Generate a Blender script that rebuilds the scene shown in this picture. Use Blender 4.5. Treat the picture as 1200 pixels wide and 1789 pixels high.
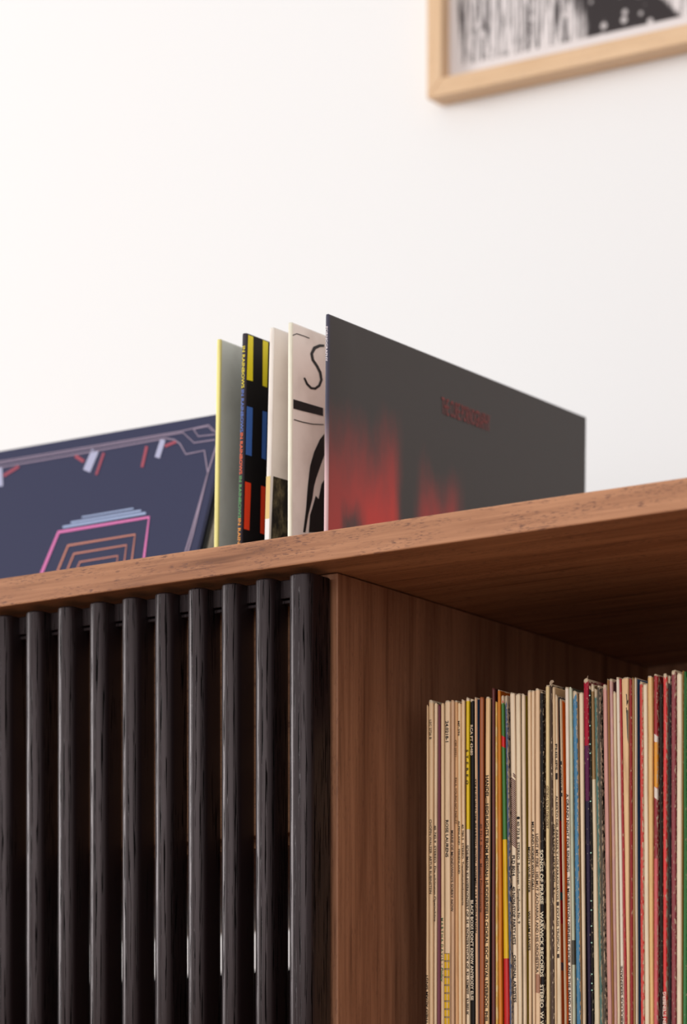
import bpy, bmesh, math, random
from mathutils import Vector, Matrix
random.seed(7)
S = bpy.context.scene
C = S.collection
for o in list(bpy.data.objects): bpy.data.objects.remove(o)

# ------------------------------------------------------------------ camera
HT = 0.80                                   # height of the cabinet top above the floor
F, YH, A, ZC, XO, H = 6905.51, 2429.65, 0.594157, 2.375083, -0.0208837, 0.515416
ca, sa = math.cos(A), math.sin(A)
cam = bpy.data.cameras.new('camera'); camo = bpy.data.objects.new('camera', cam); C.objects.link(camo)
camo.location = (-XO*ca + ZC*sa, -XO*sa - ZC*ca, HT - H)
camo.rotation_euler = (math.pi/2, 0, A)
cam.sensor_fit = 'HORIZONTAL'; cam.sensor_width = 36.0
cam.lens = F*36.0/1200.0
cam.shift_y = (YH - 894.5)/1200.0
cam.clip_start = 0.05; cam.clip_end = 60
cam.dof.use_dof = True; cam.dof.focus_distance = 2.40; cam.dof.aperture_fstop = 9.0
S.camera = camo

# ------------------------------------------------------------------ light
w = bpy.data.worlds.new('room_light'); S.world = w; w.use_nodes = True
w.node_tree.nodes['Background'].inputs[0].default_value = (1.0, 0.99, 0.992, 1)
w.node_tree.nodes['Background'].inputs[1].default_value = 0.60

def area(name, loc, target, sx, sy, power, col):
    l = bpy.data.lights.new(name, 'AREA'); l.shape = 'RECTANGLE'; l.size = sx; l.size_y = sy
    l.energy = power; l.color = col
    o = bpy.data.objects.new(name, l); C.objects.link(o); o.location = loc
    d = Vector(target) - Vector(loc); o.rotation_euler = d.to_track_quat('-Z', 'Y').to_euler()
    return o
area('window_light_left', (-4.7, -1.55, HT+0.85), (0, 0.2, HT), 1.2, 2.2, 150, (1.0, 0.995, 0.99))
area('window_light_front', (0.4, -3.7, HT+0.75), (0.1, 0.2, HT-0.05), 4.0, 2.3, 59, (1.0, 0.99, 0.98))

S.view_settings.view_transform = 'Standard'; S.view_settings.look = 'None'
S.view_settings.exposure = 0.12; S.view_settings.gamma = 1.0
S.view_settings.use_curve_mapping = False

# ------------------------------------------------------------------ helpers
def lin(c):
    def f(v):
        v = v/255.0
        return v/12.92 if v <= 0.04045 else ((v+0.055)/1.055)**2.4
    return tuple(f(v) for v in c[:3])
def col4(c, g=1.0): return tuple(min(0.92, v*g) for v in c[:3]) + (1,)
def alb(c, g=1.0):
    v = lin(c); g = min(g, 0.90/max(max(v), 1e-6)); return tuple(x*g for x in v)

def on_y(px, py, Y):                         # where the sight line through a photo pixel meets the plane Y
    u = (px-600)/F
    X = (u*(ZC+Y*ca)-XO-Y*sa)/(ca+u*sa)
    zc = ZC-X*sa+Y*ca
    return X, (YH-py)*zc/F-H
def on_x(px, py, X):
    u = (px-600)/F
    Y = (u*(ZC-X*sa)-XO-X*ca)/(sa-u*ca)
    zc = ZC-X*sa+Y*ca
    return Y, (YH-py)*zc/F-H

def tag(o, label=None, cat=None, group=None, kind=None):
    if label: o['label'] = label
    if cat: o['category'] = cat
    if group: o['group'] = group
    if kind: o['kind'] = kind
    return o
def empty(name, loc=(0,0,0), rot=(0,0,0)):
    o = bpy.data.objects.new(name, None); C.objects.link(o)
    o.location = loc; o.rotation_euler = rot; o.empty_display_size = 0.02
    return o
def obj(name, me, mat=None, parent=None, loc=(0,0,0), rot=(0,0,0)):
    o = bpy.data.objects.new(name, me); C.objects.link(o)
    if mat is not None and not me.materials: me.materials.append(mat)
    o.location = loc; o.rotation_euler = rot
    if parent: o.parent = parent
    return o
def mesh(name, verts, faces, smooth=False):
    me = bpy.data.meshes.new(name); me.from_pydata(verts, [], faces); me.update()
    if smooth:
        me.polygons.foreach_set('use_smooth', [True]*len(me.polygons))
    return me
def box_me(name, x0, x1, y0, y1, z0, z1, bevel=0.0, seg=2):
    bm = bmesh.new()
    bmesh.ops.create_cube(bm, size=1.0)
    for v in bm.verts:
        v.co = Vector(((x0+x1)/2+v.co.x*(x1-x0), (y0+y1)/2+v.co.y*(y1-y0), (z0+z1)/2+v.co.z*(z1-z0)))
    if bevel:
        bmesh.ops.bevel(bm, geom=bm.edges[:], offset=bevel, segments=seg, profile=0.5, affect='EDGES')
    me = bpy.data.meshes.new(name); bm.to_mesh(me); bm.free()
    return me
def box(name, x0, x1, y0, y1, z0, z1, mat, parent=None, bevel=0.0008):
    return obj(name, box_me(name, x0, x1, y0, y1, z0, z1, bevel), mat, parent)

# ------------------------------------------------------------------ materials
class NT:
    def __init__(s, name):
        s.m = bpy.data.materials.new(name); s.m.use_nodes = True
        s.t = s.m.node_tree; s.n = s.t.nodes
        s.b = s.n['Principled BSDF']
    def node(s, kind, **kw):
        n = s.n.new(kind)
        for k, v in kw.items(): setattr(n, k, v)
        return n
    def link(s, a, b): s.t.links.new(a, b)
    def val(s, socket, v):
        if hasattr(v, 'is_output') or isinstance(v, bpy.types.NodeSocket): s.link(v, socket)
        else: socket.default_value = v
    def math(s, op, a, b=0.0, c=None, clamp=False):
        n = s.node('ShaderNodeMath', operation=op, use_clamp=clamp)
        s.val(n.inputs[0], a); s.val(n.inputs[1], b)
        if c is not None: s.val(n.inputs[2], c)
        return n.outputs[0]
    def mix(s, fac, a, b, blend='MIX'):
        n = s.node('ShaderNodeMix', data_type='RGBA', blend_type=blend)
        s.val(n.inputs[0], fac)
        for sock, v in ((n.inputs[6], a), (n.inputs[7], b)):
            if isinstance(v, bpy.types.NodeSocket): s.link(v, sock)
            else: sock.default_value = tuple(v[:3])+(1,)
        return n.outputs[2]
    def step(s, v, lo, hi, smooth=True):
        n = s.node('ShaderNodeMapRange', interpolation_type='SMOOTHSTEP' if smooth else 'LINEAR', clamp=True)
        s.val(n.inputs[0], v); n.inputs[1].default_value = lo; n.inputs[2].default_value = hi
        n.inputs[3].default_value = 0; n.inputs[4].default_value = 1
        return n.outputs[0]
    def coords(s, scale=(1,1,1), rand=False, rot=(0,0,0), loc=(0,0,0)):
        tc = s.node('ShaderNodeTexCoord')
        v = tc.outputs['Object']
        if rand:
            oi = s.node('ShaderNodeObjectInfo')
            mul = s.node('ShaderNodeVectorMath', operation='MULTIPLY_ADD')
            cb = s.node('ShaderNodeCombineXYZ')
            for i, k in enumerate((3.1, 7.7, 11.3)): s.link(s.math('MULTIPLY', oi.outputs['Random'], k), cb.inputs[i])
            ad = s.node('ShaderNodeVectorMath', operation='ADD')
            s.link(v, ad.inputs[0]); s.link(cb.outputs[0], ad.inputs[1]); v = ad.outputs[0]
        mp = s.node('ShaderNodeMapping'); s.link(v, mp.inputs[0])
        mp.inputs['Scale'].default_value = scale; mp.inputs['Rotation'].default_value = rot; mp.inputs['Location'].default_value = loc
        return mp.outputs[0]
    def noise(s, vec, scale=1.0, detail=3.0, rough=0.55, dist=0.0):
        n = s.node('ShaderNodeTexNoise'); s.link(vec, n.inputs['Vector'])
        n.inputs['Scale'].default_value = scale; n.inputs['Detail'].default_value = detail
        n.inputs['Roughness'].default_value = rough; n.inputs['Distortion'].default_value = dist
        return n.outputs['Fac']
    def xyz(s):
        tc = s.node('ShaderNodeTexCoord'); sp = s.node('ShaderNodeSeparateXYZ')
        s.link(tc.outputs['Object'], sp.inputs[0]); return sp.outputs
    def bump(s, h, strength=0.2, dist=0.001):
        n = s.node('ShaderNodeBump'); n.inputs['Strength'].default_value = strength
        n.inputs['Distance'].default_value = dist; s.link(h, n.inputs['Height'])
        s.link(n.outputs[0], s.b.inputs['Normal'])
    def done(s, color, rough=0.5, spec=0.5):
        s.val(s.b.inputs['Base Color'], color if isinstance(color, bpy.types.NodeSocket) else tuple(color[:3])+(1,))
        s.val(s.b.inputs['Roughness'], rough)
        s.val(s.b.inputs['Specular IOR Level'], spec)
        return s.m

def plain(name, c, rough=0.6, spec=0.3, noise=0.0):
    t = NT(name)
    colr = c
    if noise:
        f = t.noise(t.coords((60,60,60)), 1, 3)
        colr = t.mix(f, tuple(v*(1-noise) for v in c), tuple(min(1, v*(1+noise)) for v in c))
    return t.done(colr, rough, spec)

def walnut(name, axis, light=(0.50,0.255,0.150), dark=(0.235,0.098,0.052), rough=0.5, pore=0.85):
    """procedural walnut whose grain runs along axis 0/1/2 of the object"""
    t = NT(name)
    def sc(along, across):
        v = [across]*3; v[axis] = along; return tuple(v)
    wide = t.noise(t.coords(sc(2.2, 34)), 1, 4, 0.6, 0.6)
    fine = t.noise(t.coords(sc(14, 420)), 1, 3, 0.6)
    mid = t.noise(t.coords(sc(4, 110)), 1, 3, 0.6, 0.4)
    k = t.math('MULTIPLY_ADD', wide, 0.55, t.math('MULTIPLY_ADD', mid, 0.35, t.math('MULTIPLY', fine, 0.30)))
    c = t.mix(t.step(k, 0.40, 0.80), light, dark)
    c = t.mix(t.step(mid, 0.58, 0.72), c, (dark[0]*0.62, dark[1]*0.6, dark[2]*0.6))
    pores = t.noise(t.coords(sc(190, 1500)), 1, 2, 0.55)
    pm = t.math('MULTIPLY', t.step(pores, 0.545, 0.61), t.step(t.noise(t.coords(sc(22, 150)), 1, 3), 0.40, 0.60))
    c = t.mix(t.math('MULTIPLY', pm, pore), c, (dark[0]*0.52, dark[1]*0.55, dark[2]*0.75))
    t.bump(t.math('MULTIPLY_ADD', pm, -1.0, t.math('MULTIPLY', fine, 0.4)), 0.12, 0.0004)
    return t.done(c, rough, 0.22)

def dark_oak(name):
    """nearly black stained oak, open pores with cathedral figure"""
    t = NT(name)
    v = t.coords((60, 60, 7), rand=True)
    wv = t.node('ShaderNodeTexWave', wave_type='BANDS', bands_direction='X')
    t.link(v, wv.inputs['Vector'])
    wv.inputs['Scale'].default_value = 1.6; wv.inputs['Distortion'].default_value = 7.0
    wv.inputs['Detail'].default_value = 2.0; wv.inputs['Detail Scale'].default_value = 0.55
    ring = wv.outputs['Fac']
    por = t.noise(t.coords((1500, 1500, 34), rand=True), 1, 2, 0.5)
    m = t.math('MULTIPLY', t.step(ring, 0.55, 0.85), t.step(por, 0.52, 0.58))
    m2 = t.math('MAXIMUM', m, t.step(por, 0.72, 0.76))
    c = t.mix(m2, (0.014, 0.0082, 0.0088), (0.0015, 0.001, 0.001))
    t.bump(t.math('MULTIPLY', m2, -1.0), 0.35, 0.0005)
    t.b.inputs['Specular Tint'].default_value = (1.0, 0.84, 0.86, 1)
    r = t.math('MULTIPLY_ADD', m2, 0.3, 0.36)
    return t.done(c, r, t.math('MULTIPLY_ADD', m2, -0.34, 0.40))

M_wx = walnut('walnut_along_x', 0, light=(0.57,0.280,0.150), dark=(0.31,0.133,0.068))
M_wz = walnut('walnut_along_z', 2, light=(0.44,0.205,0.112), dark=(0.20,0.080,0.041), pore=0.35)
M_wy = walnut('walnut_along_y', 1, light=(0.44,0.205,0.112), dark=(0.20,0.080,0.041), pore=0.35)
M_oak = dark_oak('dark_stained_oak')
M_frame = walnut('pale_oak', 0, light=(0.80,0.56,0.355), dark=(0.66,0.43,0.25), rough=0.5, pore=0.25)
M_framez = walnut('pale_oak_upright', 2, light=(0.80,0.56,0.355), dark=(0.66,0.43,0.25), rough=0.5, pore=0.25)
def wall_mat():
    t = NT('white_painted_wall')
    f = t.noise(t.coords((90,90,90)), 1, 4)
    t.bump(f, 0.04, 0.0005)
    return t.done((0.86, 0.856, 0.858), 0.75, 0.2)
M_wall = wall_mat()
def floor_mat():
    t = NT('oak_floor'); k = t.noise(t.coords((1.5, 40, 1)), 1, 4)
    return t.done(t.mix(k, (0.30,0.19,0.115), (0.20,0.115,0.065)), 0.45, 0.3)

# ------------------------------------------------------------------ setting
WALL_Y = 0.62
o = box('wall_back', -4.0, 4.0, WALL_Y, WALL_Y+0.12, 0, 3.2, M_wall, None, 0.0); tag(o, kind='structure')
o = box('floor', -4.0, 4.0, -4.0, WALL_Y+0.12, -0.06, 0.0, floor_mat(), None, 0.0); tag(o, kind='structure')
o = box('baseboard_back', -4.0, 4.0, WALL_Y-0.014, WALL_Y-0.0005, 0.0005, 0.09, M_wall, None, 0.002); tag(o, kind='structure')

# ------------------------------------------------------------------ cabinet
TH = 0.018                                   # panel thickness
YF, YB = 0.031, 0.410                        # inside of the compartments
XL, XR = -0.520, 0.500
Z_SHELF = -0.405                             # shelf the record row stands on
cab = empty('record_cabinet', (0, 0, HT))
cabinet = cab
tag(cab, 'walnut record cabinet with dark slatted door and open record compartment', 'cabinet')

def top_panel():
    xs = [XL, -0.4965, -0.022, XR]; ys = [0.0, 0.052, YB-0.002, YB+0.012]
    bm = bmesh.new(); vs = {}
    for k, z in enumerate((0.0, -TH)):
        for i, x in enumerate(xs):
            for j, y in enumerate(ys): vs[i, j, k] = bm.verts.new((x, y, z))
    for i in range(3):
        for j in range(3):
            if (i, j) == (1, 1): continue
            bm.faces.new([vs[i,j,0], vs[i+1,j,0], vs[i+1,j+1,0], vs[i,j+1,0]])
            bm.faces.new([vs[i,j+1,1], vs[i+1,j+1,1], vs[i+1,j,1], vs[i,j,1]])
    for k in range(3):
        bm.faces.new([vs[k,0,1], vs[k+1,0,1], vs[k+1,0,0], vs[k,0,0]])
        bm.faces.new([vs[k+1,3,1], vs[k,3,1], vs[k,3,0], vs[k+1,3,0]])
        bm.faces.new([vs[0,k+1,1], vs[0,k,1], vs[0,k,0], vs[0,k+1,0]])
        bm.faces.new([vs[3,k,1], vs[3,k+1,1], vs[3,k+1,0], vs[3,k,0]])
    bm.faces.new([vs[1,1,0], vs[2,1,0], vs[2,1,1], vs[1,1,1]]); bm.faces.new([vs[2,2,0], vs[1,2,0], vs[1,2,1], vs[2,2,1]])
    bm.faces.new([vs[1,2,0], vs[1,1,0], vs[1,1,1], vs[1,2,1]]); bm.faces.new([vs[2,1,0], vs[2,2,0], vs[2,2,1], vs[2,1,1]])
    bmesh.ops.recalc_face_normals(bm, faces=bm.faces[:])
    ed = [e for e in bm.edges if len(e.link_faces) == 2 and e.link_faces[0].normal.dot(e.link_faces[1].normal) < 0.5]
    bmesh.ops.bevel(bm, geom=ed, offset=0.0009, segments=2, profile=0.5, affect='EDGES')
    me = bpy.data.meshes.new('top_panel'); bm.to_mesh(me); bm.free(); return me
obj('top_panel', top_panel(), M_wx, cab)
LOW = -0.745
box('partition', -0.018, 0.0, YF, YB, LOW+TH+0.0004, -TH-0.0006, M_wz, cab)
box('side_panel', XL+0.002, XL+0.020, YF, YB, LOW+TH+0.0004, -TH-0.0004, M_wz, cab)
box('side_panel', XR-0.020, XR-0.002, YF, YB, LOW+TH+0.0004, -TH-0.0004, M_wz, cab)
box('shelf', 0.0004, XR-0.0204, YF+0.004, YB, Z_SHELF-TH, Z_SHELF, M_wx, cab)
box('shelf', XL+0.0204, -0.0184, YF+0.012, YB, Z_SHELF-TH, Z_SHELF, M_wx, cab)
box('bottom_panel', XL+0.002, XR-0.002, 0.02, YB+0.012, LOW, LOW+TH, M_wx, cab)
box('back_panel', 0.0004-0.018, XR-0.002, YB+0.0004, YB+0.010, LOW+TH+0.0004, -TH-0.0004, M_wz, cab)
# the left side is open at the back in a slot below the record well
box('back_panel', XL+0.002, -0.0186, YB+0.0004, YB+0.010, -0.178, -TH-0.0004, M_wz, cab)
box('back_panel', XL+0.002, -0.0186, YB+0.0004, YB+0.010, LOW+TH+0.0004, -0.207, M_oak, cab)
WELL = -0.1635                               # floor of the sunken record well
box('well_front', XL+0.0204, -0.0184, 0.040, 0.0516, -0.172, -TH-0.0004, M_wx, cab)
box('well_floor', XL+0.0204, -0.0184, 0.0520, YB-0.0004, WELL-0.0145, WELL, M_wx, cab)
for x in (XL+0.05, XR-0.05):
    for y in (0.06, YB-0.04):
        bm = bmesh.new()
        bmesh.ops.create_cone(bm, cap_ends=True, segments=20, radius1=0.011, radius2=0.017, depth=HT+LOW, matrix=Matrix.Translation((x, y, (LOW-HT)/2)))
        me = bpy.data.meshes.new('leg'); bm.to_mesh(me); bm.free(); obj('leg', me, M_oak, cab)

# door of rounded uprights
def rounded_bar(name, wd, dp, z0, z1, rf, rb, bev=0.0012):
    """bar of width wd (X), depth dp (Y); front corners of radius rf, back corners rb; origin at left front corner"""
    pts = []
    def arc(cx, cy, r, a0, a1, n):
        for i in range(n+1):
            a = a0+(a1-a0)*i/n
            pts.append((cx+r*math.cos(a), cy+r*math.sin(a)))
    P = math.pi
    arc(wd-rf, rf, rf, -P/2, 0, 10); arc(wd-rb, dp-rb, rb, 0, P/2, 8)
    arc(rb, dp-rb, rb, P/2, P, 8); arc(rf, rf, rf, P, 3*P/2, 10)
    rings = []
    cx, cy = wd/2, dp/2
    for z, inset in ((z0, bev), (z0+bev*0.3, bev*0.3), (z0+bev, 0), (z1-bev, 0), (z1-bev*0.3, bev*0.3), (z1, bev)):
        rings.append([(cx+(x-cx)*(1-inset/(wd/2)), cy+(y-cy)*(1-inset/(dp/2)), z) for x, y in pts])
    n = len(pts); V = [p for r in rings for p in r]; Fc = []
    for k in range(len(rings)-1):
        for i in range(n):
            j = (i+1) % n; Fc.append((k*n+i, k*n+j, (k+1)*n+j, (k+1)*n+i))
    Fc.append(tuple(range(n-1, -1, -1))); Fc.append(tuple((len(rings)-1)*n+i for i in range(n)))
    me = mesh(name, V, Fc, True)
    return me
PIT = 0.025458; X0S = -0.22344; ZT = -0.0220; ZB = -0.400; SY = 0.0045
dl = X0S - PIT*10.0
door = empty('door'); door.parent = cab; tag(door, 'dark stained slatted door')
box('rail', dl+0.004, -0.008, 0.0165, 0.0255, -0.0335, -0.0222, M_oak, door, 0.0005)
box('rail_bead', dl+0.004, -0.008, 0.0178, 0.0255, -0.0365, -0.0342, M_oak, door, 0.0005)
box('rail', dl+0.004, -0.008, 0.0165, 0.0255, ZB+0.002, ZB+0.018, M_oak, door, 0.0005)
slat_me = rounded_bar('slat', 0.0135, 0.0235, ZB, ZT, 0.0064, 0.0060)
slat_me.materials.append(M_oak)
for i in range(-9, 8):
    obj('slat', slat_me, None, door, (X0S+PIT*i, SY, 0))
for x in (X0S+PIT*8, X0S-PIT*10):
    obj('stile', rounded_bar('stile', 0.0170, 0.0250, ZB, ZT, 0.0064, 0.0030), M_oak, door, (x, SY-0.0003, 0))

# ------------------------------------------------------------------ picture frame on the wall
fy = 0.598
fx0, fz0 = on_y(745, 173, fy)
fw, fh, ft = 0.50, 0.40, 0.0140
pf = empty('picture_frame', (fx0, fy, HT+fz0)); tag(pf, 'pale oak picture frame holding a black and white print', 'picture frame')
D = WALL_Y-fy-0.0005
def prism(name, pts, y0, y1, mat, parent):
    n = len(pts); V = [(x, y0, z) for x, z in pts]+[(x, y1, z) for x, z in pts]
    Fc = [tuple(range(n)), tuple(range(2*n-1, n-1, -1))]+[(i, i+n, (i+1)%n+n, (i+1)%n) for i in range(n)]
    bm = bmesh.new(); me = mesh(name, V, Fc); bm.from_mesh(me)
    bmesh.ops.recalc_face_normals(bm, faces=bm.faces[:])
    bmesh.ops.bevel(bm, geom=bm.edges[:], offset=0.0010, segments=2, profile=0.5, affect='EDGES')
    bm.to_mesh(me); bm.free(); return obj(name, me, mat, parent)
prism('rail', [(0,0),(fw,0),(fw-ft,ft),(ft,ft)], 0, D, M_frame, pf)
prism('rail', [(ft,fh-ft),(fw-ft,fh-ft),(fw,fh),(0,fh)], 0, D, M_frame, pf)
prism('stile', [(0,0),(ft,ft),(ft,fh-ft),(0,fh)], 0, D, M_framez, pf)
prism('stile', [(fw,0),(fw,fh),(fw-ft,fh-ft),(fw-ft,ft)], 0, D, M_framez, pf)
def print_mat():
    t = NT('brush_print'); X, Y, Z = t.xyz()
    # brushed strokes
    v = t.coords((430, 1, 20), rot=(0, 0.20, 0))
    s = t.noise(v, 1, 3, 0.6, 0.5)
    v2 = t.coords((120, 1, 26), rot=(0, 0.3, 0)); s2 = t.noise(v2, 1, 3, 0.6)
    strokes = t.math('ADD', t.step(s, 0.50, 0.56), t.math('MULTIPLY', t.step(s2, 0.60, 0.70), 0.8), clamp=True)
    # solid dark figure
    wob = t.noise(t.coords((40, 1, 14)), 1, 3)
    e = t.math('ADD', X, t.math('MULTIPLY_ADD', wob, 0.06, -0.03))
    e = t.math('ADD', e, t.math('MULTIPLY', Z, 0.22))
    mass = t.math('MULTIPLY', t.step(e, 0.128, 0.142), t.math('SUBTRACT', 1.0, t.step(t.math('ADD', X, t.math('MULTIPLY', Z, 0.9)), 0.236, 0.242)))
    dots = t.node('ShaderNodeTexVoronoi'); t.link(t.coords((105, 1, 105)), dots.inputs['Vector']); dots.inputs['Scale'].default_value = 1.0
    dm = t.math('MULTIPLY', t.math('SUBTRACT', 1, t.step(dots.outputs['Distance'], 0.2, 0.34)), t.math('SUBTRACT', 1, t.step(Z, 0.048, 0.066)))
    k = t.math('MAXIMUM', t.math('MULTIPLY', strokes, t.math('SUBTRACT', 1, t.step(X, 0.30, 0.33))), mass)
    k = t.math('MULTIPLY', k, t.math('SUBTRACT', 1.0, t.math('MULTIPLY', dm, 0.75)))
    # paper margin
    mg = 0.0215
    inb = t.math('MULTIPLY', t.step(X, mg, mg+0.001), t.step(Z, mg+0.002, mg+0.003))
    inb = t.math('MULTIPLY', inb, t.step(t.math('SUBTRACT', fw, X), mg, mg+0.001))
    inb = t.math('MULTIPLY', inb, t.step(t.math('SUBTRACT', fh, Z), mg, mg+0.001))
    c = t.mix(t.math('MULTIPLY', k, inb), (0.74, 0.68, 0.675), (0.024, 0.016, 0.017))
    return t.done(c, 0.6, 0.3)
obj('print', box_me('print', ft-0.003, fw-ft+0.003, 0.0105, 0.0125, ft-0.003, fh-ft+0.003), print_mat(), pf)
obj('backing', box_me('backing', ft-0.003, fw-ft+0.003, 0.0128, D-0.002, ft-0.003, fh-ft+0.003), plain('backing_board', (0.4,0.3,0.2)), pf)

# ------------------------------------------------------------------ lettering
def text_mesh(s, bold=0.0, squeeze=1.0, italic=0.0, spacing=1.0):
    cu = bpy.data.curves.new('lettering', 'FONT'); cu.body = s; cu.size = 1.0; cu.resolution_u = 2
    cu.offset = bold; cu.shear = italic; cu.space_character = spacing; cu.fill_mode = 'FRONT' if hasattr(cu, 'fill_mode') else cu.fill_mode
    ob = bpy.data.objects.new('lettering', cu)
    me = bpy.data.meshes.new_from_object(ob)
    bpy.data.objects.remove(ob); bpy.data.curves.remove(cu)
    return me
def fit_text(s, length, height, bold=0.0, italic=0.0, spacing=1.0):
    """mesh in the XY plane, x 0..length, y 0..height (cap height)"""
    me = text_mesh(s, bold, 1.0, italic, spacing)
    if not me.vertices: return me
    xs = [v.co.x for v in me.vertices]; x0, x1 = min(xs), max(xs)
    cap = 0.70
    for v in me.vertices:
        v.co = Vector(((v.co.x-x0)/(x1-x0)*length, v.co.y/cap*height, 0))
    return me
ink_cache = {}
def ink(c, rough=0.5):
    k = (tuple(c), rough)
    if k not in ink_cache: ink_cache[k] = plain('print_ink', c, rough, 0.3)
    return ink_cache[k]

# ------------------------------------------------------------------ record sleeves
CREAM_WEAR = (0.66, 0.52, 0.36)
def sleeve_mat(name, spine, face, w, hgt, wear=0.0, bands=(), topwear=0.0, gloss=0.42, mottle=None, seed=0.0, lean=(0.0, 0.0)):
    t = NT(name)
    X, Y, Z = t.xyz()
    X = t.math('SUBTRACT', X, t.math('MULTIPLY', t.math('MAXIMUM', t.math('SUBTRACT', Z, lean[0]), 0.0), lean[1]))   # measured from the spine's own middle
    sv = t.coords((1,1,1), loc=(seed, seed*1.7, seed*0.37))
    def sn(scale, d=3, r=0.55):
        mp = t.node('ShaderNodeMapping'); t.link(sv, mp.inputs[0]); mp.inputs['Scale'].default_value = scale
        return t.noise(mp.outputs[0], 1, d, r)
    base = spine
    cur = t.mix(0.0, base, base)
    for z0, z1, c, slope in bands:            # printed colour fields up the spine
        zz = t.math('ADD', Z, t.math('MULTIPLY', X, slope)) if slope else Z
        m = t.math('MULTIPLY', t.math('GREATER_THAN', zz, z0), t.math('LESS_THAN', zz, z1))
        cur = t.mix(m, cur, c)
    if mottle:
        cur = t.mix(t.step(sn((500, 500, 140), 3), 0.46, 0.58), cur, mottle)
    grime = sn((300, 300, 28), 4, 0.6)
    cur = t.mix(t.math('MULTIPLY', t.step(grime, 0.45, 0.8), 0.35), cur, (0.25, 0.16, 0.09), 'MULTIPLY')
    side = t.step(Y, 0.0012, 0.0020)
    fc = t.mix(t.math('MULTIPLY', t.step(sn((25, 25, 25), 4), 0.4, 0.8), 0.3), face, (0.3, 0.22, 0.16), 'MULTIPLY')
    cur = t.mix(side, cur, fc)
    if wear > 0:
        scr = sn((1500, 900, 330), 4, 0.65)
        ln = sn((700, 700, 60), 3, 0.6)
        edge = t.math('ADD', t.step(t.math('ABSOLUTE', X), 0.22*w, 0.50*w), t.math('MULTIPLY', ln, 0.55))
        thr = t.math('MULTIPLY_ADD', edge, 0.145*wear, scr)
        wm = t.math('MULTIPLY', t.step(thr, 0.675, 0.70), t.math('SUBTRACT', 1, t.step(Y, 0.002, 0.006)))
        cur = t.mix(wm, cur, CREAM_WEAR)
    if topwear > 0:
        tz = t.math('ADD', Z, t.math('MULTIPLY_ADD', sn((900, 300, 200), 3), 0.005*topwear, -0.0025*topwear))
        tm = t.step(tz, hgt-0.0015*topwear, hgt-0.0011*topwear)
        tm = t.math('MULTIPLY', tm, t.math('SUBTRACT', 1, t.step(Y, 0.004, 0.02)))
        cur = t.mix(tm, cur, CREAM_WEAR)
    t.bump(sn((900, 900, 90), 3), 0.08, 0.0004)
    return t.done(cur, gloss if max(spine) > 0.12 else 0.5, 0.40 if max(spine) > 0.12 else 0.2)

def sleeve_mesh(name, sections, depth, rnd=0.0008, crumple=0.0004, rng=random):
    """sections: list of (z, xl, xr); spine at y=0 facing -Y"""
    V, Fc = [], []
    nsec = len(sections)
    for k, (z, xl, xr) in enumerate(sections):
        wd = xr-xl; r = min(rnd, wd*0.48); back = wd*0.40
        cm = (xl+xr)/2
        pts = [(cm-back/2-wd*0.1, depth), (xl, 0.03), (xl, r)]
        for a in (0.30, 0.65): pts.append((xl+r*(1-math.cos(a*math.pi/2)), r*(1-math.sin(a*math.pi/2))))
        pts.append((xl+r, 0)); pts.append((cm, -0.00008)); pts.append((xr-r, 0))
        for a in (0.65, 0.30): pts.append((xr-r*(1-math.cos(a*math.pi/2)), r*(1-math.sin(a*math.pi/2))))
        pts += [(xr, r), (xr, 0.03), (cm+back/2+wd*0.1, depth)]
        for i, (x, y) in enumerate(pts):
            zz = z
            if k == nsec-1 and 1 < i < len(pts)-2: zz += rng.uniform(-crumple, crumple)
            V.append((x, y, zz))
    n = 13
    for k in range(nsec-1):
        for i in range(n):
            j = (i+1) % n
            Fc.append((k*n+i, k*n+j, (k+1)*n+j, (k+1)*n+i))
    # caps as strips (front fan is safer than one long ngon)
    for base, flip in ((0, False), ((nsec-1)*n, True)):
        for i in range(6):
            q = (base+i, base+n-1-i, base+n-2-i, base+i+1)
            if i == 5: q = (base+5, base+7, base+6)
            Fc.append(tuple(reversed(q)) if flip else q)
    me = mesh(name, V, Fc)
    bm = bmesh.new(); bm.from_mesh(me); bmesh.ops.recalc_face_normals(bm, faces=bm.faces[:]); bm.to_mesh(me); bm.free()
    for p in me.polygons: p.use_smooth = abs(p.normal.z) < 0.5 and p.center.y < 0.02
    return me

ROW_Y = 0.095
G = 1.45                                     # photo tone -> paper reflectance on the lit shelf
def A_(c, g=None): return alb(c, (G if min(c) > 100 else 1.12) if g is None else g)
ORD = ['first','second','third','fourth','fifth','sixth','seventh','eighth','ninth','tenth','eleventh','twelfth','thirteenth','fourteenth','fifteenth','sixteenth','seventeenth','eighteenth','nineteenth','twentieth']

BG = (197,166,129); BG2 = (206,178,145); WH = (222,200,172); DK = (30,20,16)
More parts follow.
